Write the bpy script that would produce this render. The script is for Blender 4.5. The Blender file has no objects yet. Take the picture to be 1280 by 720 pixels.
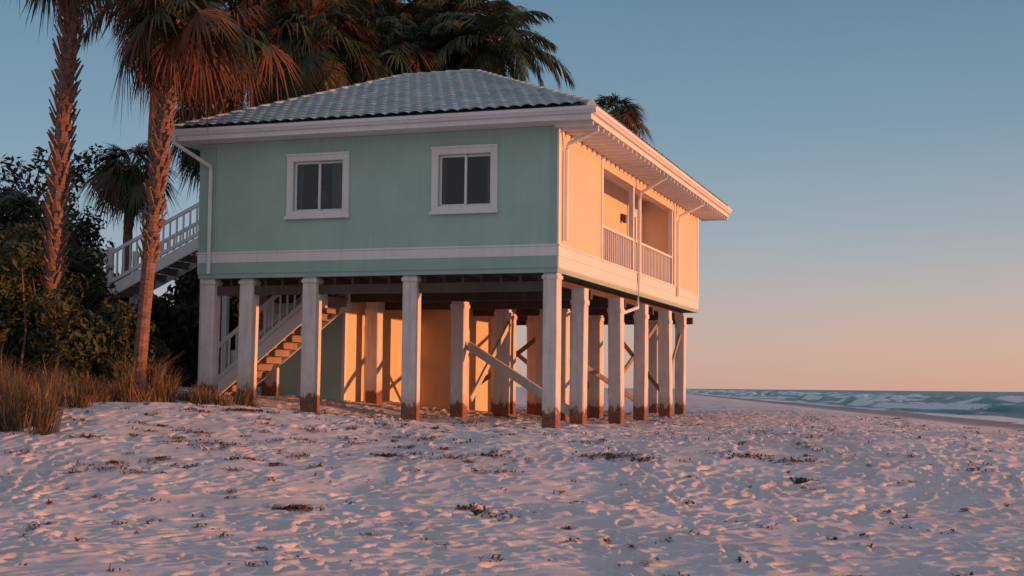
import bpy, math, random
import numpy as np
from mathutils import Matrix, Vector
random.seed(7); rs=np.random.RandomState(11)
scene=bpy.context.scene
scene.view_settings.view_transform='Standard'; scene.view_settings.look='None'; scene.view_settings.exposure=0
COL=scene.collection
# ------------------------------------------------------------ helpers
def ss(a,b,x):
    t=np.clip((x-a)/(b-a),0,1); return t*t*(3-2*t)
def hsh(ix,iy,seed):
    n=(ix.astype(np.int64)*374761393+iy.astype(np.int64)*668265263+seed*69069)&0xffffffff
    n=((n^(n>>13))*1274126177)&0xffffffff
    n=(n^(n>>16))&0xffff
    return n/65535.0
def vn(x,y,seed=0):
    ix=np.floor(x);iy=np.floor(y);fx=x-ix;fy=y-iy
    fx=fx*fx*(3-2*fx);fy=fy*fy*(3-2*fy)
    a=hsh(ix,iy,seed);b=hsh(ix+1,iy,seed);c=hsh(ix,iy+1,seed);d=hsh(ix+1,iy+1,seed)
    return (a*(1-fx)+b*fx)*(1-fy)+(c*(1-fx)+d*fx)*fy-0.5
SH=27.0
def H(X,Y):
    X=np.asarray(X,float);Y=np.asarray(Y,float)
    s=SH+0.088*Y-X
    z=-0.5-0.5*ss(0,-12,s)+0.5*ss(0,22,s)+0.9*ss(13,26,Y)*ss(4,23,s)
    z=z+0.45*ss(0.5,-8,X)*ss(17,28,Y)+0.28*ss(29,38,Y)*ss(2,-5,X)
    return z
def Hf(x,y): return float(H(x,y))

def nodes(name):
    m=bpy.data.materials.new(name); m.use_nodes=True
    nt=m.node_tree; b=nt.nodes['Principled BSDF']; return m,nt,b
def coord(nt,kind='Position',scale=None):
    if kind=='Position':
        o=nt.nodes.new('ShaderNodeNewGeometry').outputs['Position']
    else:
        o=nt.nodes.new('ShaderNodeTexCoord').outputs[kind]
    if scale:
        mp=nt.nodes.new('ShaderNodeMapping'); mp.inputs['Scale'].default_value=scale
        nt.links.new(o,mp.inputs['Vector']); o=mp.outputs[0]
    return o
def noise(nt,vec,scale,detail=4,rough=0.6):
    n=nt.nodes.new('ShaderNodeTexNoise'); n.inputs['Scale'].default_value=scale
    n.inputs['Detail'].default_value=detail; n.inputs['Roughness'].default_value=rough
    nt.links.new(vec,n.inputs['Vector']); return n.outputs['Fac']
def ramp(nt,fac,stops):
    r=nt.nodes.new('ShaderNodeValToRGB'); e=r.color_ramp.elements
    while len(e)<len(stops): e.new(0.5)
    for i,(p,c) in enumerate(stops):
        e[i].position=p; e[i].color=(*c,1) if len(c)==3 else c
    nt.links.new(fac,r.inputs[0]); return r.outputs[0]
def mixc(nt,fac,a,b,mode='MIX'):
    m=nt.nodes.new('ShaderNodeMix'); m.data_type='RGBA'; m.blend_type=mode
    for v,i in ((fac,0),(a,6),(b,7)):
        if isinstance(v,(int,float)): m.inputs[i].default_value=v
        elif isinstance(v,tuple): m.inputs[i].default_value=(*v,1)
        else: nt.links.new(v,m.inputs[i])
    return m.outputs[2]
def bump(nt,b,h,strength,dist):
    bp=nt.nodes.new('ShaderNodeBump'); bp.inputs['Strength'].default_value=strength; bp.inputs['Distance'].default_value=dist
    nt.links.new(h,bp.inputs['Height']); nt.links.new(bp.outputs[0],b.inputs['Normal']); return bp
def paint(name,col,var=0.12,rough=0.6,bs=0.15,streak=True,dirt=(0.25,0.2,0.15),dirtamt=0.25):
    m,nt,b=nodes(name); p=coord(nt,'Object')
    n1=noise(nt,p,1.3,5); 
    c=mixc(nt,ramp(nt,n1,[(0.3,(0,0,0)),(0.75,(1,1,1))]),tuple(x*(1-var) for x in col),tuple(min(1,x*(1+var*0.6)) for x in col))
    p2=coord(nt,'Object',(9,9,0.5)); n2=noise(nt,p2,1.0,4)
    c=mixc(nt,ramp(nt,n2,[(0.52,(0,0,0)),(0.85,(dirtamt,)*3)]),c,dirt)
    nt.links.new(c,b.inputs['Base Color']); b.inputs['Roughness'].default_value=rough
    n3=noise(nt,p,60,3); bump(nt,b,n3,bs,0.01)
    return m
def leafmat(name,c1,c2,c3,trans=0.25,rough=0.55):
    m,nt,b=nodes(name); g=nt.nodes.new('ShaderNodeNewGeometry')
    n=noise(nt,g.outputs['Position'],0.9,3)
    c=mixc(nt,ramp(nt,n,[(0.35,(0,0,0)),(0.65,(1,1,1))]),c1,c2)
    c=mixc(nt,ramp(nt,g.outputs['Random Per Island'],[(0.55,(0,0,0)),(1.0,(1,1,1))]),c,c3)
    nt.links.new(c,b.inputs['Base Color']); b.inputs['Roughness'].default_value=rough
    b.inputs['Specular IOR Level'].default_value=0.3
    t=nt.nodes.new('ShaderNodeBsdfTranslucent'); nt.links.new(c,t.inputs[0])
    mx=nt.nodes.new('ShaderNodeMixShader'); mx.inputs[0].default_value=trans
    nt.links.new(b.outputs[0],mx.inputs[1]);nt.links.new(t.outputs[0],mx.inputs[2])
    nt.links.new(mx.outputs[0],nt.nodes['Material Output'].inputs[0]); return m

class MB:
    def __init__(s): s.v=[];s.f=[];s.m=[];s.uv=None
    def add(s,vs,fs,mi=0):
        o=len(s.v); s.v.extend([tuple(q) for q in vs]); s.f.extend([tuple(o+i for i in f) for f in fs]); s.m.extend([mi]*len(fs))
    def box(s,x0,x1,y0,y1,z0,z1,mi=0):
        s.add([(x0,y0,z0),(x1,y0,z0),(x1,y1,z0),(x0,y1,z0),(x0,y0,z1),(x1,y0,z1),(x1,y1,z1),(x0,y1,z1)],
              [(0,3,2,1),(4,5,6,7),(0,1,5,4),(1,2,6,5),(2,3,7,6),(3,0,4,7)],mi)
    def beam(s,p0,p1,w,h,mi=0,up=(0,0,1)):
        p0=Vector(p0);p1=Vector(p1);d=(p1-p0).normalized();sd=d.cross(Vector(up))
        if sd.length<1e-3: sd=Vector((1,0,0))
        sd.normalize();u=sd.cross(d)
        vs=[]
        for p in (p0,p1):
            for a,b in ((-1,-1),(1,-1),(1,1),(-1,1)): vs.append(p+sd*(a*w/2)+u*(b*h/2))
        s.add(vs,[(0,1,2,3),(7,6,5,4),(0,4,5,1),(1,5,6,2),(2,6,7,3),(3,7,4,0)],mi)
    def tube(s,pts,rad,n=8,mi=0):
        pts=[Vector(p) for p in pts]; N=len(pts)
        rr=rad if isinstance(rad,(list,tuple)) else [rad]*N
        vs=[];fs=[]
        for i,p in enumerate(pts):
            d=(pts[min(i+1,N-1)]-pts[max(i-1,0)]).normalized()
            a=Vector((0,0,1)) if abs(d.z)<0.9 else Vector((0,1,0))
            s1=d.cross(a).normalized(); s2=s1.cross(d)
            for k in range(n):
                t=2*math.pi*k/n; vs.append(p+(s1*math.cos(t)+s2*math.sin(t))*rr[i])
        for i in range(N-1):
            for k in range(n):
                k2=(k+1)%n; fs.append((i*n+k,i*n+k2,(i+1)*n+k2,(i+1)*n+k))
        fs.append(tuple(range(n-1,-1,-1))); fs.append(tuple((N-1)*n+k for k in range(n)))
        s.add(vs,fs,mi)
    def mesh(s,name,mats,smooth=False):
        me=bpy.data.meshes.new(name); me.from_pydata(s.v,[],s.f)
        for m in mats: me.materials.append(m)
        me.polygons.foreach_set('material_index',s.m)
        if smooth: me.polygons.foreach_set('use_smooth',[True]*len(s.f))
        me.update(); return me
    def obj(s,name,mats,parent=None,bevel=0,smooth=False,recalc=False):
        if not isinstance(mats,(list,tuple)): mats=[mats]
        ob=bpy.data.objects.new(name,s.mesh(name,mats,smooth)); COL.objects.link(ob)
        if parent: ob.parent=parent
        if bevel:
            b=ob.modifiers.new('bevel','BEVEL'); b.width=bevel; b.segments=2; b.limit_method='ANGLE'
        return ob
def npmesh(name,V,F,mats,smooth=False,mi=None):
    me=bpy.data.meshes.new(name); k=F.shape[1]
    me.vertices.add(len(V)); me.vertices.foreach_set('co',V.astype(np.float32).ravel())
    me.loops.add(F.size); me.loops.foreach_set('vertex_index',F.astype(np.int32).ravel())
    me.polygons.add(len(F)); me.polygons.foreach_set('loop_start',np.arange(0,F.size,k,dtype=np.int32))
    try: me.polygons.foreach_set('loop_total',np.full(len(F),k,dtype=np.int32))
    except Exception: pass
    for m in mats: me.materials.append(m)
    if mi is not None: me.polygons.foreach_set('material_index',mi.astype(np.int32))
    me.polygons.foreach_set('use_smooth',np.full(len(F),smooth))
    me.update(calc_edges=True); me.validate(); return me
def empty(name,loc=(0,0,0),rz=0):
    e=bpy.data.objects.new(name,None); e.location=loc; e.rotation_euler=(0,0,rz); COL.objects.link(e); return e

# ------------------------------------------------------------ camera
cam=bpy.data.cameras.new('camera'); camo=bpy.data.objects.new('camera',cam); COL.objects.link(camo)
cam.sensor_width=36; cam.lens=1700/1280*36; cam.clip_end=60000; cam.clip_start=0.1
R=Matrix.Rotation(math.radians(90+4.16),4,'X')@Matrix.Rotation(math.radians(0.55),4,'Z')
camo.matrix_world=Matrix.Translation((0,0,1.7))@R
scene.camera=camo
# ------------------------------------------------------------ world + sun
SUN_AZ=104.5; SUN_EL=3.9
w=bpy.data.worlds.new('World'); scene.world=w; w.use_nodes=True; nt=w.node_tree
bg=nt.nodes['Background']; sky=nt.nodes.new('ShaderNodeTexSky'); sky.sky_type='NISHITA'; sky.sun_disc=False
sky.sun_elevation=math.radians(SUN_EL); sky.sun_rotation=math.radians(SUN_AZ)
sky.air_density=1.0; sky.dust_density=1.0; sky.ozone_density=2.0
az=math.radians(SUN_AZ); el=math.radians(SUN_EL)
sd=Vector((math.sin(az)*math.cos(el),math.cos(az)*math.cos(el),math.sin(el)))
tc=nt.nodes.new('ShaderNodeTexCoord'); sx=nt.nodes.new('ShaderNodeSeparateXYZ'); nt.links.new(tc.outputs['Generated'],sx.inputs[0])
grad_w=ramp(nt,sx.outputs[2],[(0.0,(0.76,0.42,0.29)),(0.03,(0.74,0.475,0.36)),(0.07,(0.57,0.49,0.455)),(0.12,(0.385,0.44,0.49)),(0.19,(0.235,0.345,0.44)),(0.29,(0.135,0.245,0.36)),(0.5,(0.17,0.245,0.38)),(1.0,(0.34,0.38,0.50))])
grad_c=ramp(nt,sx.outputs[2],[(0.0,(0.50,0.40,0.42)),(0.04,(0.48,0.43,0.46)),(0.10,(0.32,0.43,0.53)),(0.19,(0.21,0.35,0.47)),(0.29,(0.14,0.27,0.40)),(0.5,(0.17,0.245,0.38)),(1.0,(0.34,0.38,0.50))])
dt=nt.nodes.new('ShaderNodeVectorMath'); dt.operation='DOT_PRODUCT'; nt.links.new(tc.outputs['Generated'],dt.inputs[0]); dt.inputs[1].default_value=tuple(sd)
fa=nt.nodes.new('ShaderNodeMapRange'); fa.inputs[1].default_value=-0.6; fa.inputs[2].default_value=0.22; nt.links.new(dt.outputs['Value'],fa.inputs[0])
g=mixc(nt,fa.outputs[0],grad_c,grad_w)
fb=nt.nodes.new('ShaderNodeMapRange'); fb.inputs[1].default_value=0.1; fb.inputs[2].default_value=-0.8; nt.links.new(sx.outputs[1],fb.inputs[0])
g=mixc(nt,fb.outputs[0],g,(0.42,0.415,0.47))
nz=nt.nodes.new('ShaderNodeMix'); nz.data_type='RGBA'; nz.blend_type='MULTIPLY'; nz.inputs[0].default_value=1; nt.links.new(sky.outputs[0],nz.inputs[6]); nz.inputs[7].default_value=(0.12,0.12,0.12,1)
g=mixc(nt,0.12,g,nz.outputs[2])
nt.links.new(g,bg.inputs[0]); bg.inputs[1].default_value=1.0
sl=bpy.data.lights.new('sun','SUN'); sl.energy=5.0; sl.angle=math.radians(0.6); sl.color=(1,0.345,0.12)
so=bpy.data.objects.new('sun',sl); COL.objects.link(so)
so.rotation_euler=sd.to_track_quat('Z','Y').to_euler(); so.location=(40,0,20)

# ------------------------------------------------------------ sand
def axis(segs,start):
    a=[start]
    for end,step,g in segs:
        st=step
        while a[-1]<end: a.append(a[-1]+st); st*=g
    return np.array(a)
xp=axis([(11,0.032,1),(60,0.08,1.04),(20000,2.0,1.12)],0.0)
xn=axis([(10.5,0.032,1),(60,0.08,1.04),(20000,2.0,1.15)],0.0)
xs=np.concatenate([-xn[:0:-1],xp])
yp=axis([(18,0.030,1),(32,0.045,1),(46,0.08,1.01),(20000,0.12,1.035)],10.5)
yn=axis([(60,0.3,1.2)],0.0)
ys=np.concatenate([10.5-yn[:0:-1],yp])
X,Y=np.meshgrid(xs,ys)
Z=H(X,Y)
far=ss(140,50,Y)
Z+= (0.14*vn(X/3.1,Y/2.3,1)+0.07*vn(X/1.1+7,Y/0.9,2)+0.03*vn(X/0.45,Y/0.38,3)+0.018*vn(X/0.2,Y/0.17,4))*far*ss(40,25,np.abs(X))
P=np.zeros_like(Z)
def pit(x,y,a,b,th,dp):
    r=0.42
    i0,i1=np.searchsorted(xs,[x-r,x+r]); j0,j1=np.searchsorted(ys,[y-r,y+r])
    if i1<=i0 or j1<=j0: return
    dx=X[j0:j1,i0:i1]-x; dy=Y[j0:j1,i0:i1]-y
    u=(dx*math.cos(th)+dy*math.sin(th))/a; v=(-dx*math.sin(th)+dy*math.cos(th))/b
    q=u*u+v*v
    P[j0:j1,i0:i1]+= -dp*np.exp(-q**1.8)+0.38*dp*np.exp(-(np.sqrt(q)-1.45)**2*6)
for i in range(9500):
    pit(rs.uniform(-12,17),rs.uniform(10.8,50),rs.uniform(0.06,0.17),rs.uniform(0.045,0.1),rs.uniform(0,math.pi),rs.uniform(0.008,0.04))
# trails of individual footprints
for t in range(150):
    x=rs.uniform(-11,15); y=rs.uniform(10.8,40); th=rs.uniform(0,2*math.pi) if t%3 else rs.normal(0.1,0.3)
    sd0=1
    for k in range(rs.randint(12,30)):
        th+=rs.normal(0,0.08); x+=0.55*math.cos(th); y+=0.55*math.sin(th); sd0=-sd0
        fx_=x-math.sin(th)*0.09*sd0; fy_=y+math.cos(th)*0.09*sd0
        if fy_<10.8: continue
        dp=rs.uniform(0.035,0.065)
        pit(fx_,fy_,0.16,0.075,th+rs.normal(0,.15),dp); pit(fx_-0.07*math.cos(th),fy_-0.07*math.sin(th),0.06,0.05,th,dp*.5)
P=np.clip(P,-0.10,0.065)
Z+=P
ny,nx=X.shape
V=np.stack([X.ravel(),Y.ravel(),Z.ravel()],1)
idx=np.arange(nx*ny).reshape(ny,nx)
F=np.stack([idx[:-1,:-1].ravel(),idx[:-1,1:].ravel(),idx[1:,1:].ravel(),idx[1:,:-1].ravel()],1)
m,nt,b=nodes('sand_mat'); p=coord(nt)
c=mixc(nt,ramp(nt,noise(nt,p,0.7,6),[(0.3,(0,0,0)),(0.7,(1,1,1))]),(0.54,0.485,0.485),(0.67,0.615,0.61))
c=mixc(nt,ramp(nt,noise(nt,p,14,5,0.7),[(0.55,(0,0,0)),(0.75,(0.6,)*3)]),c,(0.40,0.34,0.33))
c=mixc(nt,ramp(nt,noise(nt,p,45,3,0.6),[(0.66,(0,0,0)),(0.72,(0.6,)*3)]),c,(0.16,0.11,0.10))
sx=nt.nodes.new('ShaderNodeSeparateXYZ'); nt.links.new(p,sx.inputs[0])
mr=nt.nodes.new('ShaderNodeMapRange'); mr.inputs[1].default_value=-0.47; mr.inputs[2].default_value=-0.30; nt.links.new(sx.outputs[2],mr.inputs[0])
c=mixc(nt,mr.outputs[0],(0.30,0.26,0.24),c)
nt.links.new(c,b.inputs['Base Color']); b.inputs['Roughness'].default_value=0.9; b.inputs['Specular IOR Level'].default_value=0.15
n1=noise(nt,p,8,8,0.75); bump(nt,b,n1,0.55,0.045)
so_=bpy.data.objects.new('sand_beach',npmesh('sand_beach',V,F,[m],True)); COL.objects.link(so_)

# ------------------------------------------------------------ sea
d=axis([(160,0.5,1),(25000,1.0,1.05)],-7.0); yy=np.concatenate([np.arange(-60,60,6.0),axis([(450,1.5,1),(30000,2.5,1.05)],60.0)])
D,YY=np.meshgrid(d,yy)
Xw=SH+0.088*YY+D
foam=np.zeros_like(D); z=np.full_like(D,-0.5)
amp=ss(-1,10,D)*ss(1800,350,D)
for c0,a,wd,sd_ in ((4,0.3,1.3,1),(11,0.9,1.7,2),(22,1.15,2.2,3),(37,1.0,2.6,4),(56,0.8,3,5),(80,0.6,4,6),(115,0.5,5,7)):
    off=vn(YY/45,YY*0+sd_*3.3,sd_)*12+vn(YY/9,YY*0+sd_,sd_+9)*1.6
    u=(D-c0-off)/wd
    g=np.exp(-np.where(u<0,(u*1.6)**2,(u*0.8)**2)); k=np.clip(vn(YY/22,YY*0+9.1*sd_,sd_+20)*2.0+0.6,0.05,1.3)
    z+=a*g*k
    br=np.exp(-((u+0.45)/0.8)**2)*ss(-0.1,0.2,vn(YY/12,D/40,sd_+40)+0.12)
    if sd_<8: foam=np.maximum(foam,br*np.clip(k*1.3,0,1.2)*(1.3 if sd_<6 else 1.0))
z+=amp*(0.38*vn(D/5,YY/11,60)+0.2*vn(D/2.0,YY/4,61))
foam=np.maximum(foam,np.exp(-((D-1.0-vn(YY/8,YY*0,70)*4)/2.6)**2)*1.1)
foam=np.maximum(foam,0.85*ss(0.26,0.38,vn(D/3,YY/12,80))*ss(700,20,D)*ss(1,5,D))
ny,nx=D.shape; V=np.stack([Xw.ravel(),YY.ravel(),z.ravel()],1); idx=np.arange(nx*ny).reshape(ny,nx)
F=np.stack([idx[:-1,:-1].ravel(),idx[:-1,1:].ravel(),idx[1:,1:].ravel(),idx[1:,:-1].ravel()],1)
m,nt,b=nodes('sea_water'); p=coord(nt)
at=nt.nodes.new('ShaderNodeAttribute'); at.attribute_name='foam'
fn=noise(nt,p,0.9,6,0.75)
mul=nt.nodes.new('ShaderNodeMath'); mul.operation='MULTIPLY_ADD'; nt.links.new(at.outputs['Fac'],mul.inputs[0]); mul.inputs[1].default_value=1.0; 
sub=nt.nodes.new('ShaderNodeMath'); sub.operation='SUBTRACT'; nt.links.new(fn,sub.inputs[0]); sub.inputs[1].default_value=0.5
nt.links.new(sub.outputs[0],mul.inputs[2])
ff=ramp(nt,mul.outputs[0],[(0.35,(0,0,0)),(0.6,(1,1,1))])
sxx=nt.nodes.new('ShaderNodeSeparateXYZ'); nt.links.new(p,sxx.inputs[0])
mr=nt.nodes.new('ShaderNodeMapRange'); mr.inputs[1].default_value=-0.6; mr.inputs[2].default_value=0.5; nt.links.new(sxx.outputs[2],mr.inputs[0])
wc=mixc(nt,mr.outputs[0],(0.045,0.10,0.115),(0.12,0.30,0.26))
c=mixc(nt,ff,wc,(0.80,0.81,0.80)); nt.links.new(c,b.inputs['Base Color'])
rr=nt.nodes.new('ShaderNodeMapRange'); nt.links.new(ff,rr.inputs[0]); rr.inputs[3].default_value=0.3; rr.inputs[4].default_value=0.9; nt.links.new(rr.outputs[0],b.inputs['Roughness'])
b.inputs['Specular IOR Level'].default_value=0.2
p2=coord(nt,'Position',(1,0.45,1)); bump(nt,b,noise(nt,p2,0.8,6,0.7),1.0,0.9)
me=npmesh('sea',V,F,[m],True); a=me.attributes.new('foam','FLOAT','POINT'); a.data.foreach_set('value',foam.ravel().astype(np.float32))
ob=bpy.data.objects.new('sea',me); COL.objects.link(ob)

# ------------------------------------------------------------ house
RZ=-math.radians(18.5); HX,HY=0.92,27.4
house=empty('stilt_beach_house',(HX,HY,0),RZ)
ca,sa=math.cos(RZ),math.sin(RZ)
def L2W(x,y): return HX+ca*x-sa*y, HY+sa*x+ca*y
def G(x,y): return Hf(*L2W(x,y))
mint=paint('mint_siding',(0.37,0.545,0.465),0.10,0.75,0.25,dirt=(0.28,0.38,0.32),dirtamt=0.35)
mint2=paint('mint_trim',(0.31,0.48,0.41),0.10,0.65,0.2)
white=paint('white_trim',(0.76,0.75,0.73),0.08,0.5,0.1,dirt=(0.45,0.38,0.32),dirtamt=0.35)
cream=paint('warm_cream',(0.70,0.56,0.43),0.08,0.75,0.2,dirt=(0.5,0.38,0.26),dirtamt=0.25)  # warmer than the mint walls; on the storage room, sunlight put into the colour
oldw=paint('weathered_wood',(0.30,0.22,0.17),0.3,0.85,0.5,dirt=(0.12,0.08,0.06),dirtamt=0.6)
whtw=paint('weathered_white_wood',(0.60,0.54,0.49),0.2,0.8,0.4,dirt=(0.3,0.2,0.15),dirtamt=0.5)
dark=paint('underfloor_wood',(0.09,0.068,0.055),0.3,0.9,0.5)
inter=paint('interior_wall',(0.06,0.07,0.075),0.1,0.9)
curt=paint('curtain_cloth',(0.62,0.64,0.66),0.1,0.9)
metal=paint('lamp_metal',(0.05,0.05,0.05),0.1,0.4)
m,nt,b=nodes('window_glass'); nt.nodes.remove(b)
fr=nt.nodes.new('ShaderNodeFresnel'); fr.inputs[0].default_value=1.55; gl=nt.nodes.new('ShaderNodeBsdfGlossy'); gl.inputs['Roughness'].default_value=0.03
tr=nt.nodes.new('ShaderNodeBsdfTransparent'); tr.inputs[0].default_value=(0.6,0.65,0.67,1); mx=nt.nodes.new('ShaderNodeMixShader')
nt.links.new(fr.outputs[0],mx.inputs[0]);nt.links.new(tr.outputs[0],mx.inputs[1]);nt.links.new(gl.outputs[0],mx.inputs[2]);nt.links.new(mx.outputs[0],nt.nodes['Material Output'].inputs[0])
pg=coord(nt,'Object'); bp=nt.nodes.new('ShaderNodeBump'); bp.inputs['Strength'].default_value=0.05; nt.links.new(noise(nt,pg,3,2),bp.inputs['Height']); nt.links.new(bp.outputs[0],gl.inputs['Normal'])
glass=m
W0,Zf,Zt,LEN=-8.3,4.10,7.02,15.1
wins=[(-6.14,-4.66),(-2.76,-1.30)]; wz0,wz1=5.29,6.68; tw=0.15
b_=MB()
op=[(a+tw,b2-tw) for a,b2 in wins]; oz0,oz1=wz0+tw,wz1-tw
edges=[W0,op[0][0],op[0][1],op[1][0],op[1][1],0]
for i in range(5):
    x0,x1=edges[i],edges[i+1]
    if i%2==0: b_.box(x0,x1,0,0.18,Zf,Zt)
    else: b_.box(x0,x1,0,0.18,Zf,oz0); b_.box(x0,x1,0,0.18,oz1,Zt)
b_.box(W0,W0+0.18,0.18,LEN,Zf,Zt)
b_.box(W0+0.18,-0.9,LEN-0.18,LEN,Zf,Zt)
b_.obj('walls',mint,house)
b_=MB()
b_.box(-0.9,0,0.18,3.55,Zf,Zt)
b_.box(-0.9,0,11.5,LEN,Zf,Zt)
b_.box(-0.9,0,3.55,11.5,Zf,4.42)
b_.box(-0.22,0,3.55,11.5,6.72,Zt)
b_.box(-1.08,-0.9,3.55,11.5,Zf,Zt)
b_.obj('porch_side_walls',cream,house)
b_=MB(); b_.box(W0+0.18,-0.9,1.6,1.7,Zf,Zt); b_.box(W0+0.18,-1.08,0.18,LEN-0.18,Zf+0.01,Zf+0.2); b_.box(W0+0.18,-1.08,0.18,LEN-0.18,6.9,6.97); b_.obj('interior',inter,house)
b_=MB(); b_.tube([(-5.75,0.9,4.3),(-5.75,0.9,5.75)],0.02,6); b_.tube([(-5.75,0.9,5.72),(-5.75,0.9,6.0)],[0.17,0.10],12); b_.obj('floor_lamp',curt,house)
# trims
b_=MB()
b_.box(W0-0.02,0.0,-0.03,0,4.36,4.56)
b_.box(0,0.03,-0.03,LEN+0.02,4.36,4.56)
b_.box(W0-0.05,0.05,-0.045,0.0,4.56,4.60)
b_.box(0.0,0.05,0.0,LEN+0.02,4.56,4.60)
b_.box(-0.02,0.025,-0.025,0.11,4.60,Zt-.04)
b_.box(0,0.025,LEN-0.14,LEN+0.025,4.6,Zt-.04)
b_.box(0,0.025,3.41,3.55,4.6,Zt-.04); b_.box(0,0.025,11.5,11.64,4.6,Zt-.04)
b_.box(0,0.022,0,LEN,4.12,4.36)
b_.obj('trim_boards',white,house,0.006)
b_=MB()
b_.box(-0.16,-0.02,-0.022,0,4.6,6.94); b_.box(W0-0.02,W0+0.38,-0.022,0,4.6,6.94)
b_.box(W0-0.02,0.0,-0.022,0,4.12,4.36)
b_.box(W0-0.022,W0,0.0,0.2,4.1,6.94)
b_.obj('corner_boards',mint2,house,0.005)
for k,(a,b2) in enumerate(wins):
    wp=MB()
    wp.box(a,b2,-0.05,0.0,wz1-tw,wz1); wp.box(a,b2,-0.05,0,wz0,wz0+tw)
    wp.box(a,a+tw,-0.048,0,wz0+tw,wz1-tw); wp.box(b2-tw,b2,-0.048,0,wz0+tw,wz1-tw)
    wp.box(a-0.03,b2+0.03,-0.09,-0.05,wz0-0.02,wz0+0.05)
    wp.box(a-0.02,b2+0.02,-0.075,-0.05,wz1-0.03,wz1+0.02)
    ia,ib=a+tw,b2-tw; mid=(ia+ib)/2
    for (p0,p1,yo) in ((ia,mid+0.025,0.05),(mid-0.025,ib,0.085)):
        wp.box(p0,p1,yo,yo+0.03,oz0,oz0+0.05); wp.box(p0,p1,yo,yo+0.03,oz1-0.05,oz1)
        wp.box(p0,p0+0.05,yo,yo+0.03,oz0+0.05,oz1-0.05); wp.box(p1-0.05,p1,yo,yo+0.03,oz0+0.05,oz1-0.05)
    wp.obj('window_frame_%d'%k,white,house,0.004)
    g=MB(); g.box(ia,mid,0.062,0.068,oz0+0.03,oz1-0.03); g.box(mid,ib,0.097,0.103,oz0+0.03,oz1-0.03); g.obj('window_glass_%d'%k,glass,house)
    cu=MB(); n=26
    for (x0,x1) in (((ia-0.1,ia+0.12),(mid+0.22,ib+0.1)) if k==0 else ((ia-0.1,ia+0.08),(ib-0.16,ib+0.1))):
        vs=[];fs=[]
        for i in range(n+1):
            x=x0+(x1-x0)*i/n; yo=0.24+0.03*math.sin(i*1.9)
            vs+=[(x,yo,oz0-0.1),(x,yo,oz1+0.1)]
        for i in range(n): fs.append((2*i,2*i+2,2*i+3,2*i+1))
        cu.add(vs,fs)
    cu.obj('curtain_%d'%k,curt,house,smooth=True)
b_=MB()
xb=-0.9
dy0,dy1=9.7,10.7
b_.box(xb,xb+0.04,dy0-0.12,dy0,4.43,6.62); b_.box(xb,xb+0.04,dy1,dy1+0.12,4.43,6.62); b_.box(xb,xb+0.045,dy0-0.12,dy1+0.12,6.62,6.74)
b_.box(xb,xb+0.02,dy0,dy1,4.43,5.2); b_.box(xb,xb+0.02,dy0,dy0+0.14,5.2,6.62); b_.box(xb,xb+0.02,dy1-0.14,dy1,5.2,6.62); b_.box(xb,xb+0.02,dy0+0.14,dy1-0.14,6.45,6.62)
b_.box(xb,xb+0.04,5.1,5.22,5.3,6.6); b_.box(xb,xb+0.04,6.5,6.62,5.3,6.6); b_.box(xb,xb+0.04,5.22,6.5,6.48,6.6); b_.box(xb,xb+0.04,5.22,6.5,5.3,5.42)
b_.obj('porch_door_frame',white,house,0.004)
g=MB(); g.box(xb+0.003,xb+0.012,dy0+0.14,dy1-0.14,5.2,6.45); g.box(xb+0.005,xb+0.012,5.22,6.5,5.42,6.48)
m,nt,b=nodes('dark_pane'); b.inputs['Roughness'].default_value=0.06
nt.links.new(ramp(nt,noise(nt,coord(nt,'Object'),2,2),[(0.3,(0.02,0.025,0.03)),(0.7,(0.06,0.06,0.06))]),b.inputs['Base Color']); g.obj('porch_door_glass',m,house)
b_=MB()
for y in (3.62,6.67,11.4): b_.box(-0.13,-0.01,y-0.06,y+0.06,4.42,6.72)
b_.box(-0.115,-0.025,3.68,6.61,5.36,5.42); b_.box(-0.115,-0.025,6.73,11.34,5.36,5.42)
b_.box(-0.10,-0.04,3.68,6.61,4.50,4.56); b_.box(-0.10,-0.04,6.73,11.34,4.50,4.56)
y=3.78
while y<11.3:
    if abs(y-6.67)>0.09: b_.box(-0.09,-0.05,y-0.02,y+0.02,4.56,5.36)
    y+=0.18
b_.obj('porch_railing',white,house,0.004)
b_=MB(); b_.box(-0.9,-0.84,8.86,8.98,6.15,6.35); b_.box(-0.84,-0.76,8.84,9.0,6.1,6.32); b_.obj('porch_lamp',metal,house,0.01)
# roof
ex0,ex1,ey0,ey1=W0-0.42,0.85,-0.6,LEN+0.6
zr=7.25; RL=(-5.58,5.0,9.46); RR=(-3.67,5.0,9.46)
c00=(ex0,ey0,zr);c10=(ex1,ey0,zr);c11=(ex1,ey1,zr);c01=(ex0,ey1,zr)
m,nt,b=nodes('roof_tile'); p=coord(nt,'Object')
c=mixc(nt,ramp(nt,noise(nt,p,1.2,5),[(0.3,(0,0,0)),(0.7,(1,1,1))]),(0.33,0.40,0.415),(0.46,0.53,0.54))
vo=nt.nodes.new('ShaderNodeTexVoronoi'); vo.inputs['Scale'].default_value=3.2; nt.links.new(p,vo.inputs['Vector'])
sp=nt.nodes.new('ShaderNodeSeparateColor'); nt.links.new(vo.outputs['Color'],sp.inputs[0])
c=mixc(nt,0.35,c,ramp(nt,sp.outputs[0],[(0,(0.25,0.31,0.33)),(1,(0.56,0.63,0.63))]))
c=mixc(nt,ramp(nt,noise(nt,p,7,5),[(0.55,(0,0,0)),(0.8,(0.5,)*3)]),c,(0.17,0.16,0.15))
nt.links.new(c,b.inputs['Base Color']); b.inputs['Roughness'].default_value=0.85; b.inputs['Specular IOR Level'].default_value=0.15; bump(nt,b,noise(nt,p,40,3),0.3,0.01)
rtile=m
b_=MB(); 
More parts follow.
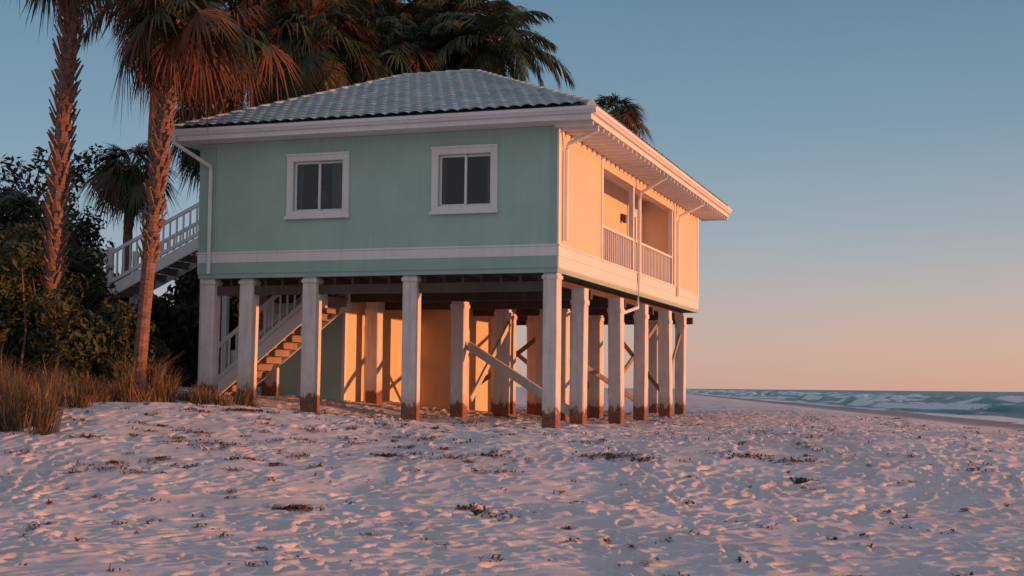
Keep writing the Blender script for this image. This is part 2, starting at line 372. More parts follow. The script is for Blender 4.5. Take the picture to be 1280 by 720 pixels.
b_.add([c00,c10,c11,c01,RL,RR],[(0,1,5,4),(1,2,5),(2,3,4,5),(3,0,4)]); b_.obj('roof_deck',rtile,house)
def tiles(poly,name):
    P=[Vector(q) for q in poly]; u=(P[1]-P[0]).normalized(); n=u.cross(P[2]-P[0]).normalized(); v=n.cross(u)
    p2=[((q-P[0]).dot(u),(q-P[0]).dot(v)) for q in P]
    umax=max(a for a,_ in p2); umin=min(a for a,_ in p2); vmax=max(bb for _,bb in p2)
    tu,tv=0.27,0.34; us=np.arange(umin,umax+0.05,tu/6); 
    vs_=[]; k=0
    while k*tv<vmax:
        vs_+= [k*tv+0.0,k*tv+tv*0.5,k*tv+tv*0.97]; k+=1
    vs_=np.array(vs_); U,Vv=np.meshgrid(us,vs_)
    row=np.floor(Vv/tv+1e-6); fr_=Vv/tv-row
    h=0.015+0.042*np.abs(np.sin(math.pi*(U/tu+0.5*(row%2))))**0.8+0.055*(1-fr_)+0.012*hsh(np.floor(U/tu),row,5)
    ins=np.ones_like(U,bool)
    for i in range(len(p2)):
        a=p2[i];c_=p2[(i+1)%len(p2)]
        ins&=((c_[0]-a[0])*(Vv-a[1])-(c_[1]-a[1])*(U-a[0]))>-0.02
    V=np.stack([P[0][k]+U*u[k]+Vv*v[k]+h*n[k] for k in range(3)],-1).reshape(-1,3)
    idx=np.arange(U.size).reshape(U.shape)
    ok=ins[:-1,:-1]&ins[1:,1:]&ins[1:,:-1]&ins[:-1,1:]
    F=np.stack([idx[:-1,:-1][ok],idx[:-1,1:][ok],idx[1:,1:][ok],idx[1:,:-1][ok]],1)
    ob=bpy.data.objects.new(name,npmesh(name,V,F,[rtile],False)); COL.objects.link(ob); ob.parent=house
tiles([c00,c10,RR,RL],'roof_tiles_front'); tiles([c10,c11,RR],'roof_tiles_right'); tiles([c01,c00,RL],'roof_tiles_left'); tiles([c11,c01,RL,RR],'roof_tiles_back')
b_=MB()
for a,c_ in ((c00,RL),(c10,RR),(c11,RR),(c01,RL),(RL,RR)):
    a=Vector(a);c_=Vector(c_);L=(c_-a).length;n=max(2,int(L/0.38))
    for i in range(n):
        p0=a.lerp(c_,i/n)+Vector((0,0,0.03)); p1=a.lerp(c_,min(1,(i+1.12)/n))+Vector((0,0,0.02))
        b_.tube([p0,p1],[0.10,0.08],8)
b_.obj('hip_caps',rtile,house,smooth=False)
b_=MB()
b_.box(ex0+0.03,ex1-0.03,ey0+0.03,ey1-0.03,7.025,7.06)
b_.obj('soffit',white,house)
b_=MB(); f=0.035
b_.box(ex0,ex1,ey0,ey0+f,7.01,7.23); b_.box(ex0,ex1,ey1-f,ey1,7.01,7.23); b_.box(ex0,ex0+f,ey0+f,ey1-f,7.01,7.23); b_.box(ex1-f,ex1,ey0+f,ey1-f,7.01,7.23)
b_.obj('fascia',white,house,0.004)
b_=MB()
def gutter(p0,p1,out):
    p0=Vector(p0);p1=Vector(p1);o=Vector(out)
    prof=[(0.004,-0.02),(0.004,-0.13),(0.06,-0.13),(0.09,-0.08),(0.11,-0.07),(0.12,0.0),(0.105,0.0),(0.09,-0.05)]
    vs=[p+o*a+Vector((0,0,zz)) for p in (p0,p1) for a,zz in prof]; n=len(prof)
    b_.add(vs,[(i,(i+1)%n,n+(i+1)%n,n+i) for i in range(n)]+[tuple(range(n-1,-1,-1)),tuple(range(n,2*n))])
gutter((ex0-0.1,ey0,zr),(ex1+0.12,ey0,zr),(0,-1,0)); gutter((ex1,ey0-0.0,zr),(ex1,ey1,zr),(1,0,0)); gutter((ex0,ey0,zr),(ex0,ey1,zr),(-1,0,0))
b_.tube([(W0-0.3,ey0-0.06,7.15),(W0-0.3,ey0-0.05,6.97),(W0+0.30,-0.10,6.50),(W0+0.30,-0.085,6.35),(W0+0.30,-0.085,4.12)],0.045,8)
b_.tube([(ex1-0.1,0.3,7.1),(ex1-0.1,0.3,6.95),(0.12,0.33,6.7),(0.08,0.33,6.55),(0.08,0.33,4.7)],0.045,8)
b_.tube([(ex1-0.1,6.9,7.1),(ex1-0.1,6.9,6.95),(0.12,6.9,6.6),(0.08,6.9,6.4),(0.08,6.9,4.4),(0.06,6.8,3.7),(-0.1,5.8,3.5)],0.045,8)
b_.tube([(ex1-0.1,12.0,7.1),(ex1-0.1,12.0,6.95),(0.12,11.8,6.6),(0.08,11.7,6.4),(0.08,11.7,4.3)],0.045,8)
b_.obj('gutters_and_downspouts',white,house)
b_=MB(); y=-0.3
while y<ey1: b_.box(0.01,ex1-0.04,y-0.025,y+0.025,6.93,7.024); y+=0.42
b_.obj('rafter_tails',white,house)
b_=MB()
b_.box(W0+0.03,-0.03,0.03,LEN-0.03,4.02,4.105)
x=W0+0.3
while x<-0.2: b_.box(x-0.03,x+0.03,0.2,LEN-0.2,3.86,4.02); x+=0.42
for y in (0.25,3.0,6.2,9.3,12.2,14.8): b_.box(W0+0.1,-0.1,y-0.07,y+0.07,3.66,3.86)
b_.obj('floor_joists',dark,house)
b_=MB(); b_.box(W0,0,0.0,0.06,4.02,4.098); b_.box(-0.06,0,0.06,LEN,4.02,4.098); b_.obj('rim_board',mint2,house)
# pillars
m,nt,b=nodes('pillar_paint'); p=coord(nt,'Object')
at=nt.nodes.new('ShaderNodeAttribute'); at.attribute_name='hg'
base=mixc(nt,ramp(nt,noise(nt,p,3,6,0.7),[(0.4,(0,0,0)),(0.75,(1,1,1))]),(0.74,0.68,0.65),(0.60,0.53,0.49))
p2=coord(nt,'Object',(14,14,0.8)); base=mixc(nt,ramp(nt,noise(nt,p2,1,4),[(0.48,(0,0,0)),(0.78,(0.6,)*3)]),base,(0.42,0.32,0.27))
ad=nt.nodes.new('ShaderNodeMath'); ad.operation='MULTIPLY_ADD'; nt.links.new(noise(nt,coord(nt,'Object',(1,1,0.5)),9,5,0.7),ad.inputs[0]); ad.inputs[1].default_value=-0.6; nt.links.new(at.outputs['Fac'],ad.inputs[2])
rust=mixc(nt,ramp(nt,noise(nt,p,18,4),[(0.35,(0,0,0)),(0.65,(1,1,1))]),(0.32,0.09,0.03),(0.07,0.035,0.025))
base=mixc(nt,ramp(nt,ad.outputs[0],[(0.0,(0.95,0.95,0.95)),(0.06,(0.25,0.25,0.25)),(0.35,(0,0,0))]),base,rust)
nt.links.new(base,b.inputs['Base Color']); b.inputs['Roughness'].default_value=0.75; bump(nt,b,noise(nt,p2,3,4),0.3,0.02)
pillm=m
pil=[(-8.08,.2),(-7.15,.25),(-5.59,.2),(-3.26,.2),(-0.17,.2),
 (-0.17,2.3),(-0.17,5.5),(-0.17,8.2),(-0.17,11.1),
 (-3.3,3.2),(-3.3,6.3),(-3.2,9.4),(-3.3,12.3),(-6.1,4.6),(-5.9,6.4),(-5.6,9.4),(-5.6,12.3),(-8.08,3.0),(-1.75,6.3),(-1.7,9.4),(-1.8,12.3),(-4.5,6.3),(-4.5,9.4),(-4.5,12.5),(-2.5,11),(-0.3,14.0),(-2.6,7.8),(-3.9,10.8),(-2.9,14.2),(-1.1,13.9),(-4.4,14.6),(-3.8,8.2)]
V=[];Fv=[];Hg=[]
for (x,y) in pil:
    g0=G(x,y); w2=0.165 if y<12 else 0.14; w2*=random.uniform(0.94,1.03); lean=random.uniform(-0.012,0.012); ch=0.02
    rings=[(g0-0.35,w2),(g0+0.0,w2),(g0+0.3,w2),(g0+0.6,w2),(3.90,w2),(3.90,w2+0.025),(3.97,w2+0.025),(3.97,w2),(4.015,w2)]
    if y>0.4 : rings=[(g0-0.35,w2),(g0,w2),(g0+0.3,w2),(g0+0.6,w2),(3.5,w2),(3.5,w2+0.02),(3.6,w2+0.02),(3.6,w2),(3.655 if min(abs(y-q) for q in(3.0,6.2,9.3,12.2,14.8))<.3 and x<-0.2 else 3.855,w2)]
    o=len(V)
    for (zz,ww) in rings:
        lx=lean*(3.9-zz)
        for (a,c_) in ((-ww,-ww+ch),(-ww+ch,-ww),(ww-ch,-ww),(ww,-ww+ch),(ww,ww-ch),(ww-ch,ww),(-ww+ch,ww),(-ww,ww-ch)):
            V.append((x+a+lx,y+c_,zz)); Hg.append(zz-g0)
    for i in range(len(rings)-1):
        for k in range(8): Fv.append((o+i*8+k,o+i*8+(k+1)%8,o+(i+1)*8+(k+1)%8,o+(i+1)*8+k))
me=npmesh('pillars',np.array(V),np.array(Fv),[pillm]); a=me.attributes.new('hg','FLOAT','POINT'); a.data.foreach_set('value',np.array(Hg,np.float32))
ob=bpy.data.objects.new('pillars',me); COL.objects.link(ob); ob.parent=house
b_=MB()
b_.beam((-3.1,3.2,2.65),(-0.35,2.3,1.15),0.07,0.2)
b_.beam((-3.1,3.4,1.4),(-3.1,6.2,3.3),0.06,0.14)
b_.obj('white_brace',whtw,house,0.004)
b_=MB()
b_.beam((-0.36,5.6,1.6),(-0.36,11.0,3.5),0.05,0.12); b_.beam((-5.6,9.5,1.4),(-3.2,9.5,3.2),0.05,0.12); b_.beam((-5.6,12.4,3.2),(-3.3,12.4,1.4),0.05,0.12)
b_.beam((-2,12.4,3.4),(-0.3,12.4,1.3),0.05,0.12); b_.beam((-0.3,11.2,1.4),(-0.3,13.9,3.3),0.05,0.12); b_.beam((-3.3,9.5,3.3),(-1.7,9.5,1.5),0.05,0.12); b_.beam((-1.75,6.4,2.6),(-0.3,8.1,1.4),0.05,0.12)
b_.obj('wood_brace',oldw,house,0.004)
b_=MB(); b_.box(-8.25,-6.5,3.75,8.5,0.8,3.85); b_.obj('storage_room',mint,house)
b_=MB(); b_.box(-8.0,-5.2,8.5,11.8,0.8,3.85); b_.box(-6.5,-6.49,3.9,8.5,0.8,3.85); b_.obj('storage_room_sunlit_wall',cream,house)  # back room and sheet on mint room: sun's warmth put into the colour
b_=MB(); b_.box(-6.49,-6.46,4.9,5.0,1.2,3.5); b_.box(-6.49,-6.46,5.9,6.0,1.2,3.5); b_.box(-6.49,-6.46,4.9,6.0,3.5,3.6); b_.box(-6.56,-6.475,3.73,3.86,0.9,3.85)
b_.obj('storage_door_trim',white,house)
def stair(b_,x0,z0,x1,z1,y0,y1,n,rail=True):
    for yy_ in (y0,y1): b_[0].beam((x0,yy_,z0-0.05),(x1,yy_,z1-0.05),0.06,0.28)
    for i in range(n):
        t=(i+0.5)/n; x=x0+(x1-x0)*t; z_=z0+(z1-z0)*t
        b_[1].box(x-0.16,x+0.16,y0+0.03,y1-0.03,z_,z_+0.045)
        b_[1].box(x+0.10,x+0.12,y0+0.03,y1-0.03,z_-0.14,z_)
    if rail:
        for yy_ in (y0,y1):
            for hh in (0.95,0.2): b_[0].beam((x0,yy_,z0+hh),(x1,yy_,z1+hh),0.06,0.09)
            m_=int(abs(x1-x0)/0.18)
            for i in range(m_+1):
                t=i/m_; x=x0+(x1-x0)*t; z_=z0+(z1-z0)*t
                b_[0].box(x-0.02,x+0.02,yy_-0.02,yy_+0.02,z_+0.2,z_+0.95)
            for t in (0,1):
                x=x0+(x1-x0)*t; z_=z0+(z1-z0)*t; b_[0].box(x-0.06,x+0.06,yy_-0.06,yy_+0.06,z_-0.3,z_+1.1)
st=empty('wooden_staircase',(HX,HY,0),RZ)
s1=MB();s2=MB()
gz=G(-9,2.2)
stair((s1,s2),-8.9,gz,-5.95,3.75,1.5,2.7,14)
s1.obj('lower_railing',white,st,0.004); s2.obj('lower_treads',oldw,st)
s1=MB();s2=MB()
stair((s1,s2),-13.1,4.1,-10.4,5.35,3.6,4.7,8)
s1.box(-10.4,-8.32,3.55,4.75,5.23,5.35); s2.box(-14.5,-13.1,3.5,4.8,3.98,4.1)
for x,y in ((-14.4,3.6),(-14.4,4.7),(-13.15,3.6),(-13.15,4.7),(-10.35,3.62),(-10.35,4.7),(-8.45,3.62)):
    s1.box(x-0.07,x+0.07,y-0.07,y+0.07,G(x,y)-0.2,3.98 if x<-12 else 5.23)
for hh in (0.95,0.2): s1.beam((-14.5,3.6,4.1+hh),(-13.1,3.6,4.1+hh),0.06,0.09); s1.beam((-10.4,3.6,5.35+hh),(-8.33,3.6,5.35+hh),0.06,0.09)
for i in range(9): x=-14.5+i*0.16; s1.box(x-0.02,x+0.02,3.58,3.62,4.3,5.05)
for i in range(13): x=-10.3+i*0.16; s1.box(x-0.02,x+0.02,3.58,3.62,5.55,6.3)
s1.obj('upper_railing',white,st,0.004); s2.obj('upper_treads',oldw,st)

# ------------------------------------------------------------ palms
g1=leafmat('palm_green',(0.025,0.045,0.02),(0.042,0.068,0.025),(0.065,0.075,0.03),0.15)
g2=leafmat('palm_dry',(0.15,0.055,0.03),(0.08,0.035,0.022),(0.20,0.09,0.05),0.2)
m,nt,b=nodes('palm_bark'); p=coord(nt,'Object')
c=mixc(nt,ramp(nt,noise(nt,coord(nt,'Object',(3,3,12)),1.5,5,0.7),[(0.35,(0,0,0)),(0.7,(1,1,1))]),(0.12,0.065,0.05),(0.32,0.18,0.13))
nt.links.new(c,b.inputs['Base Color']); b.inputs['Roughness'].default_value=0.9; bump(nt,b,noise(nt,coord(nt,'Object',(3,3,14)),2,5),0.8,0.05)
bark=m
def blade(mb,p,dv,sv,L,w,droop,mi):
    dn=Vector((0,0,-1))
    a=p+sv*(w*0.3); b2=p-sv*(w*0.3); q=p+dv*(L*0.5)+dn*(droop*0.2); t=p+dv*(L*0.95)+dn*droop
    mb.add([a,b2,q-sv*(w*0.5),q+sv*(w*0.5),t],[(0,1,2,3),(3,2,4)],mi)
def frond_pin(mb,az,e,L,mi,rng,n=46):
    p=Vector((0,0,0)); bend=rng.uniform(1.1,1.7)+ (0.3 if e>0.9 else 0); hz=Vector((math.cos(az),math.sin(az),0)); side=Vector((-math.sin(az),math.cos(az),0))
    tw_=rng.uniform(-0.3,0.3); pr=[p.copy()]
    for i in range(n):
        t=i/n; an=e-bend*t**1.25; dv=hz*math.cos(an)+Vector((0,0,math.sin(an))); up=side.cross(dv)*-1
        p=p+dv*(L/n); pr.append(p.copy())
        if t<0.12: continue
        ll=L*0.27*math.sin(math.pi*min(1,(t*0.80+0.16)))**0.6+0.06
        for sg in (-1,1):
            a=rng.uniform(0.45,0.75)+t*0.5
            sv=(side*math.cos(tw_)+up*math.sin(tw_))*sg
            dd=(sv*math.cos(a)+dv*math.sin(a)+Vector((0,0,rng.uniform(-0.25,0.1)))).normalized()
            blade(mb,p,dd,dv,ll*rng.uniform(0.8,1.1),0.075*L/2.6,ll*rng.uniform(0.25,0.6),mi)
    mb.tube(pr[::4]+[pr[-1]],[0.028*(1-0.85*k/(len(pr[::4]))) for k in range(len(pr[::4])+1)],4,mi)
def frond_fan(mb,az,e,L,mi,rng,nseg=32):
    hz=Vector((math.cos(az),math.sin(az),0)); side=Vector((-math.sin(az),math.cos(az),0)); pl=L*rng.uniform(0.36,0.58); n=5; p=Vector((0,0,0)); pr=[p.copy()]
    bend=rng.uniform(0.3,0.7)
    for i in range(n):
        an=e-bend*i/n; dv=hz*math.cos(an)+Vector((0,0,math.sin(an))); p=p+dv*(pl/n); pr.append(p.copy())
    mb.tube(pr,[0.03,0.025,0.02,0.02,0.018,0.015],4,mi)
    an=e-bend-rng.uniform(0.1,0.5); f=hz*math.cos(an)+Vector((0,0,math.sin(an))); tw_=rng.uniform(-0.7,0.7)
    up=f.cross(side); sv=side*math.cos(tw_)+up*math.sin(tw_); up=f.cross(sv)
    Lf=L*0.52
    for k in range(nseg):
        th=math.radians(-115+230*k/(nseg-1))+rng.uniform(-0.04,0.04)
        dd=(f*math.cos(th)+sv*math.sin(th)-up*0.25*abs(math.sin(th))).normalized(); sw=(-f*math.sin(th)+sv*math.cos(th))
        ll=Lf*(0.68+0.32*math.cos(th))*rng.uniform(0.82,1.1)
        blade(mb,p,dd,sw,ll,0.050*L/2.0,ll*rng.uniform(0.15,0.65)*(1.4 if mi else 1),mi)
def crown(kind,seed,n,L,dry):
    rng=random.Random(seed); mb=MB()
    for i in range(n):
        t=i/(n-1); e=math.radians(82-128*t**0.9)+rng.uniform(-0.2,0.2); az=i*2.39996+rng.uniform(-0.25,0.25)
        isd=1 if rng.random()<(dry*(0.25+1.5*t)) else 0
        l=L*rng.uniform(0.75,1.15)*(0.85+0.15*math.sin(t*3.14))
        (frond_pin if kind=='p' else frond_fan)(mb,az,e,l,isd,rng)
    return mb.mesh('crown_mesh_%s%d'%(kind,seed),[g1,g2])
crowns={'p1':crown('p',1,38,2.7,0.05),'p2':crown('p',2,34,2.7,0.2),'f1':crown('f',3,54,2.1,0.2),'f2':crown('f',4,62,2.1,0.65),'p3':crown('p',5,38,2.7,0.4)}
def palm(base,top,ck,sc,rot,r0=0.17,boots=0.5,bootr=1.0,seed=0):
    rng=random.Random(100+seed)
    bx,by=base; bz=Hf(bx,by)-0.2; B=Vector((bx,by,bz)); T=Vector(top)
    par=empty('palm_tree',(bx,by,0)); off=Vector((bx,by,0))
    n=26; pts=[];rad=[]
    mid=(B+T)/2+Vector((rng.uniform(-0.15,0.15),rng.uniform(-0.2,0.2),0))
    for i in range(n+1):
        t=i/n; q=B*(1-t)**2+mid*(2*t*(1-t))+T*t*t; pts.append(q-off); rad.append(r0*(1.25 if i==0 else 1.1 if i==1 else 1-0.15*t)*rng.uniform(0.94,1.06))
    mb=MB(); mb.tube(pts,rad,12); 
    if boots>0:
        Ltot=(T-B).length; nb=int(Ltot*boots/0.03)
        for k in range(nb):
            t=1-boots+boots*k/nb; i=min(n-1,int(t*n)); q=pts[i].lerp(pts[i+1],t*n-i); a=k*2.39996+rng.uniform(-.3,.3)
            o=Vector((math.cos(a),math.sin(a),0)); s_=Vector((-math.sin(a),math.cos(a),0)); l=rng.uniform(0.08,0.28)*bootr
            p0=q+o*r0*0.85; p1=q+o*(r0*0.95+l*0.42)+Vector((0,0,l*rng.uniform(0.6,1.1)))+s_*rng.uniform(-.04,.04)
            w0,w1=0.06,0.022
            mb.add([p0-s_*w0,p0+s_*w0,p0+s_*w0+Vector((0,0,-0.04))+o*0.03,p0-s_*w0+Vector((0,0,-0.04))+o*0.03,p1-s_*w1,p1+s_*w1,p1+s_*w1+o*0.03,p1-s_*w1+o*0.03],
                   [(0,1,5,4),(2,3,7,6),(1,2,6,5),(3,0,4,7),(4,5,6,7)])
    mb.obj('trunk',bark,par)
    c=bpy.data.objects.new('crown',crowns[ck]); COL.objects.link(c); c.parent=par; c.location=T-off; c.scale=(sc,)*3; c.rotation_euler=(rng.uniform(-.08,.08),rng.uniform(-.08,.08),rot)
    return par
palm((-10.0,29.2),(-9.55,29.0,11.3),'f1',1.0,0.3,0.18,0.75,1.3,1)
palm((-7.85,28.6),(-7.25,28.6,9.4),'f2',0.95,1.3,0.15,0.62,1.1,2)
palm((-8.2,37.5),(-8.3,37.5,11.3),'f2',1.15,2.3,0.17,0.3,1,3)
palm((-9.8,43.5),(-9.6,43.5,12.6),'p3',1.05,0.5,0.17,0.1,1,4)
palm((-7.6,46),(-7.4,46,12.4),'f2',1.3,3.5,0.17,0.1,1,5)
palm((-5.7,47),(-5.6,47,13.6),'p1',1.05,4.1,0.17,0.1,1,6)
palm((-3.6,49),(-3.5,49,13.9),'p1',1.1,5.1,0.17,0.1,1,7)
palm((-0.7,46),(-0.7,46,13.5),'p1',1.08,0.2,0.17,0.1,1,8)
palm((-1.9,50),(-1.9,50,15.5),'p2',1.1,1.2,0.17,0.1,1,9)
palm((4.3,56),(4.3,56,13.0),'f1',0.85,1.9,0.16,0.1,1,10)
palm((-10.9,38),(-10.8,38,7.6),'f1',0.8,1.1,0.15,0.2,1,11)
palm((-12.4,34.5),(-12.3,34.5,5.5),'f1',0.95,2.1,0.15,0.2,1,12)
palm((-8.6,38),(-8.6,38,8.9),'f1',0.9,4.1,0.13,0.2,1,13)
palm((-11.2,42),(-11.2,42,14.0),'p2',1.1,3.0,0.16,0.1,1,14)
palm((-7.9,43),(-7.9,43,14.6),'p3',1.1,2.0,0.16,0.1,1,15)
palm((-6.2,41.5),(-6.2,41.5,12.2),'f1',1.3,0.6,0.16,0.1,1,16)
palm((-4.6,45),(-4.6,45,12.6),'f1',1.3,2.6,0.16,0.1,1,17)
palm((-2.6,46.5),(-2.6,46.5,13.0),'p1',1.0,3.6,0.16,0.1,1,18)
palm((-4.8,52),(-4.8,52,16.6),'p1',1.2,1.6,0.16,0.1,1,19)
palm((-9.3,48),(-9.3,48,16.2),'p1',1.2,4.6,0.16,0.1,1,20)
palm((-6.9,50),(-6.9,50,16.4),'f1',1.5,4.9,0.16,0.1,1,21)

# ------------------------------------------------------------ bushes
def leaves(lumps,dens,size,seed):
    r=np.random.RandomState(seed)
    C=[];Nn=[]
    for (x,y,z_,rad) in lumps:
        n=int(dens*rad*rad); dv=r.normal(size=(n,3)); dv/=np.linalg.norm(dv,axis=1)[:,None]
        rr=rad*(1-0.55*r.rand(n)**2.2)*(0.85+0.3*(np.sin(dv[:,0]*5+x)*np.cos(dv[:,2]*6+y)*0.5+0.5))
        C.append(np.array([x,y,z_])+dv*rr[:,None]*np.array([1,1,0.85])); Nn.append(dv)
    C=np.concatenate(C);Nn=np.concatenate(Nn); n=len(C)
    nr=Nn+r.normal(size=(n,3))*0.7; nr/=np.linalg.norm(nr,axis=1)[:,None]
    t=np.cross(nr,r.normal(size=(n,3))); t/=np.linalg.norm(t,axis=1)[:,None]; b=np.cross(nr,t)
    s=(size*(0.6+0.8*r.rand(n)))[:,None]
    V=np.stack([C-t*s,C+b*s*0.42+nr*s*0.12,C+t*s,C-b*s*0.42+nr*s*0.12],1).reshape(-1,3)
    return V,np.arange(4*n).reshape(n,4)
def stems(lumps,mb,rng):
    for (x,y,z_,rad) in lumps:
        g=Hf(x,y)-0.1; yb=y+0.3
        mb.tube([(x+rng.uniform(-.3,.3),yb,g),(x+rng.uniform(-.2,.2),yb,(g+z_)/2),(x,y,z_+rad*0.3)],[0.03,0.022,0.01],5)
def bush(name,lumps,dens,size,mat,seed):
    par=empty(name,(0,0,0)); V,F=leaves(lumps,dens,size,seed)
    ob=bpy.data.objects.new('foliage',npmesh('foliage',V,F,[mat])); COL.objects.link(ob); ob.parent=par
    mb=MB(); stems(lumps,mb,random.Random(seed)); mb.obj('stems',bark,par)
bm=leafmat('bush_leaf',(0.03,0.048,0.02),(0.05,0.068,0.026),(0.075,0.078,0.032),0.2,0.6)
bm2=leafmat('hedge_leaf',(0.02,0.032,0.018),(0.035,0.05,0.022),(0.05,0.05,0.025),0.15,0.6)
rg=random.Random(5); lumps=[]
for i in range(95):
    x=rg.uniform(-14.5,-8.3); y=rg.uniform(27.8,31.5); g=Hf(x,y); hm=5.2 if x<-9.9 else 5.2-1.5*(x+9.9)/1.4
    if x>-9: y=rg.uniform(29.0,31.0)
    lumps.append((x,y,g+rg.uniform(0.1,1)**0.7*(hm-g-0.6),rg.uniform(0.35,0.85)))
for i in range(30):
    x=rg.uniform(-12,-8.5); y=rg.uniform(28.6,30); lumps.append((x,y,Hf(x,y)+rg.uniform(0.2,1.4),rg.uniform(0.4,0.7)))
bush('sea_grape_bush',lumps,1500,0.085,bm,1)
lumps=[]
for i in range(95):
    x=rg.uniform(-24,-1.0); y=rg.uniform(47,53); g=Hf(x,y); lumps.append((x,y,g+rg.uniform(0.3,4.5 if x<-9 else 3.0),rg.uniform(0.8,1.5)))
for i in range(30):
    x=rg.uniform(-16,-9.0); y=rg.uniform(37,41); g=Hf(x,y); lumps.append((x,y,g+rg.uniform(0.3,2.8),rg.uniform(0.7,1.2)))
bush('coastal_hedge',lumps,520,0.17,bm2,2)
par=empty('broadleaf_tree',(-14.2,40,0)); mb=MB(); rg=random.Random(9); tip=[]
def limb(p,dv,L,r,lvl):
    n=5; pts=[p];d_=dv.copy()
    for i in range(n):
        d_=(d_+Vector((rg.uniform(-.25,.25),rg.uniform(-.25,.25),rg.uniform(-.08,.18)))).normalized(); pts.append(pts[-1]+d_*(L/n))
    mb.tube(pts,[r*(1-0.6*i/n) for i in range(n+1)],6)
    if lvl==0: tip.append(pts[-1]); tip.append(pts[-3]); return
    for k in range(4):
        q=pts[2+k%4] if lvl<3 else pts[3+k%3]
        nd=(d_*0.6+Vector((rg.uniform(-1,1),rg.uniform(-1,1),rg.uniform(-.1,.7)))).normalized(); limb(q,nd,L*0.60,r*0.5,lvl-1)
limb(Vector((0,0,1.0)),Vector((0,0,1)),3.9,0.2,3)
mb.obj('trunk_and_limbs',bark,par)
V,F=leaves([(t.x,t.y,t.z,rg.uniform(0.25,0.5)) for t in tip],300,0.10,4)
ob=bpy.data.objects.new('foliage',npmesh('tree_foliage',V,F,[bm2])); COL.objects.link(ob); ob.parent=par

# ------------------------------------------------------------ grass
gm=leafmat('dune_grass_blade',(0.20,0.13,0.07),(0.11,0.09,0.05),(0.30,0.20,0.11),0.3)
def grass(tufts,seed):
    r=np.random.RandomState(seed); Vs=[];Fs=[];o=0
    for (x,y,n,h,sp) in tufts:
        ca_=r.rand()*6.28; lean=np.array([math.cos(ca_),math.sin(ca_)])*0.3*h
        bx=x+r.normal(size=n)*sp; by=y+r.normal(size=n)*sp; bz=H(bx,by)-0.03
        a=r.rand(n)*6.283; ln=h*(0.4+0.7*r.rand(n)); le=ln*(0.2+0.7*r.rand(n)); w_=0.004+0.005*r.rand(n)
        dx=np.cos(a);dy=np.sin(a); B=np.stack([bx,by,bz],1); S=np.stack([-dy*w_,dx*w_,0*w_],1)
        M=B+np.stack([dx*le*0.3+lean[0]*.4,dy*le*0.3+lean[1]*.4,ln*0.6],1); T=B+np.stack([dx*le+lean[0],dy*le+lean[1],ln*(0.95-0.4*le/ln)],1)
        V=np.stack([B-S,B+S,M+S*0.8,M-S*0.8,T+S*0.15,T-S*0.15],1).reshape(-1,3)
        k=np.arange(n)*6+o; Fs.append(np.stack([k,k+1,k+2,k+3],1)); Fs.append(np.stack([k+3,k+2,k+4,k+5],1)); Vs.append(V); o+=6*n
    return np.concatenate(Vs),np.concatenate(Fs)
tu=[];rg=random.Random(21)
for i in range(95):
    y=rg.uniform(21.0,28.4); x=rg.uniform(-11,-7.0)
    if x>-8 and rg.random()<0.5: continue
    if y<26.5 and x>-0.325*y+rg.uniform(-.4,.35) : continue
    tu.append((x,y,int(rg.uniform(60,170)),rg.uniform(0.5,1.5) if rg.random()<.6 else rg.uniform(.3,.7),rg.uniform(0.05,0.2)))
for (x,y) in ((-6.6,28.8),(-6.1,28.2),(-7.2,28.0),(-5.6,29.2),(-6.9,29.3),(-7.6,27.2),(-8.1,26.4),(-7.9,25.2)):
    for k in range(3): tu.append((x+rg.uniform(-.35,.35),y+rg.uniform(-.2,.2),80,rg.uniform(0.25,0.65),0.09))
V,F=grass(tu,3); ob=bpy.data.objects.new('dune_grass',npmesh('dune_grass',V,F,[gm])); COL.objects.link(ob)

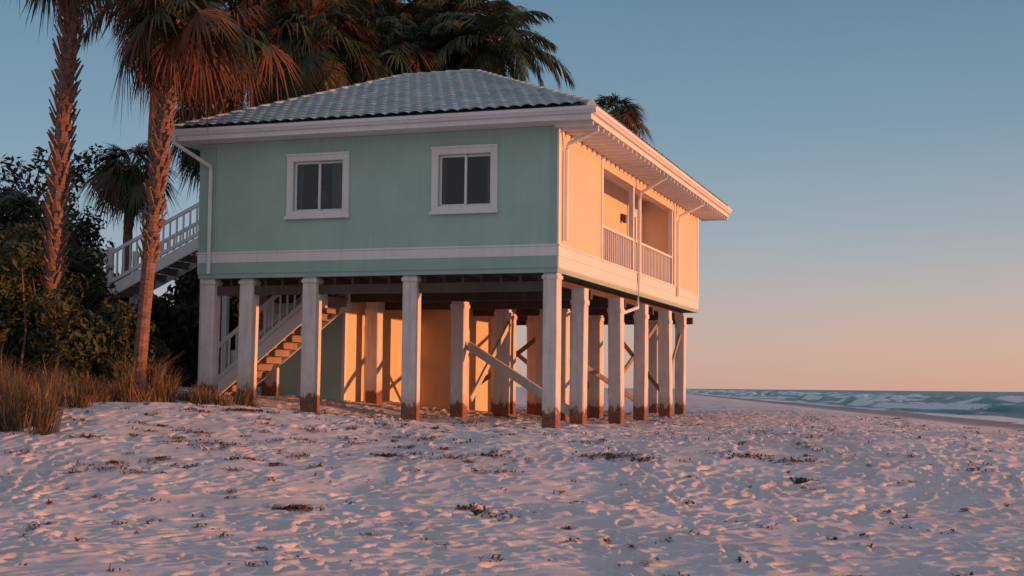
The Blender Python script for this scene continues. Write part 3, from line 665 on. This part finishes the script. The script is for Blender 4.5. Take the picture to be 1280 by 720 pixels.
# ------------------------------------------------------------ seaweed / debris
sm=leafmat('dried_seaweed',(0.12,0.06,0.045),(0.17,0.09,0.06),(0.07,0.045,0.035),0.05,0.8)
rg=random.Random(31); cl=[(-2.7,17,0.09,190),(-2.6,16.95,0.15,40),(-0.45,16.9,0.14,110),(-0.2,16.5,0.2,50),(1.5,21.2,0.25,190),(2.0,20.8,.2,110),(-1.9,21,0.10,130),(3.7,21.3,0.25,130),(4.3,20.8,0.2,90),(4.1,19.2,0.08,90),(-5.0,25.6,0.2,180),(-4.6,21.5,0.3,110),(-5.8,19.6,0.3,90)]
for i in range(380):
    y=rg.uniform(12.0,40); x=rg.uniform(-0.37,0.4)*y
    cl.append((x,y,rg.uniform(0.02,0.10),int(rg.uniform(2,12))))
for i in range(150):
    y=rg.uniform(19,30); x=rg.uniform(-0.36,0.0)*y; cl.append((x,y,rg.uniform(0.04,0.16),int(rg.uniform(6,34))))
for i in range(70):
    y=rg.uniform(20,45); x=rg.uniform(0.0,0.35)*y; cl.append((x,y,rg.uniform(0.04,0.2),int(rg.uniform(5,30))))
r=np.random.RandomState(8);Vs=[];Fs=[];o=0
for (x,y,sp,n) in cl:
    bx=x+r.normal(size=n)*sp; by=y+r.normal(size=n)*sp*0.6
    i=np.clip(np.searchsorted(xs,bx),0,len(xs)-1); j=np.clip(np.searchsorted(ys,by),0,len(ys)-1)
    bz=Z[j,i]+0.004+0.02*r.rand(n)
    a=r.rand(n)*6.283; l=0.015+0.055*r.rand(n)**1.5; w_=0.005+0.010*r.rand(n); dx=np.cos(a)*l;dy=np.sin(a)*l; sx_=-np.sin(a)*w_;sy=np.cos(a)*w_; dz=r.normal(size=n)*0.012
    V=np.stack([np.stack([bx-dx-sx_,by-dy-sy,bz-dz],1),np.stack([bx-dx+sx_,by-dy+sy,bz-dz],1),np.stack([bx+sx_,by+sy,bz+0.015],1),np.stack([bx-sx_,by-sy,bz+0.015],1),
                np.stack([bx+dx+sx_,by+dy+sy,bz+dz],1),np.stack([bx+dx-sx_,by+dy-sy,bz+dz],1)],1).reshape(-1,3)
    k=np.arange(n)*6+o; Fs.append(np.stack([k,k+1,k+2,k+3],1)); Fs.append(np.stack([k+3,k+2,k+4,k+5],1)); Vs.append(V); o+=6*n
ob=bpy.data.objects.new('seaweed_debris',npmesh('seaweed_debris',np.concatenate(Vs),np.concatenate(Fs),[sm])); COL.objects.link(ob)
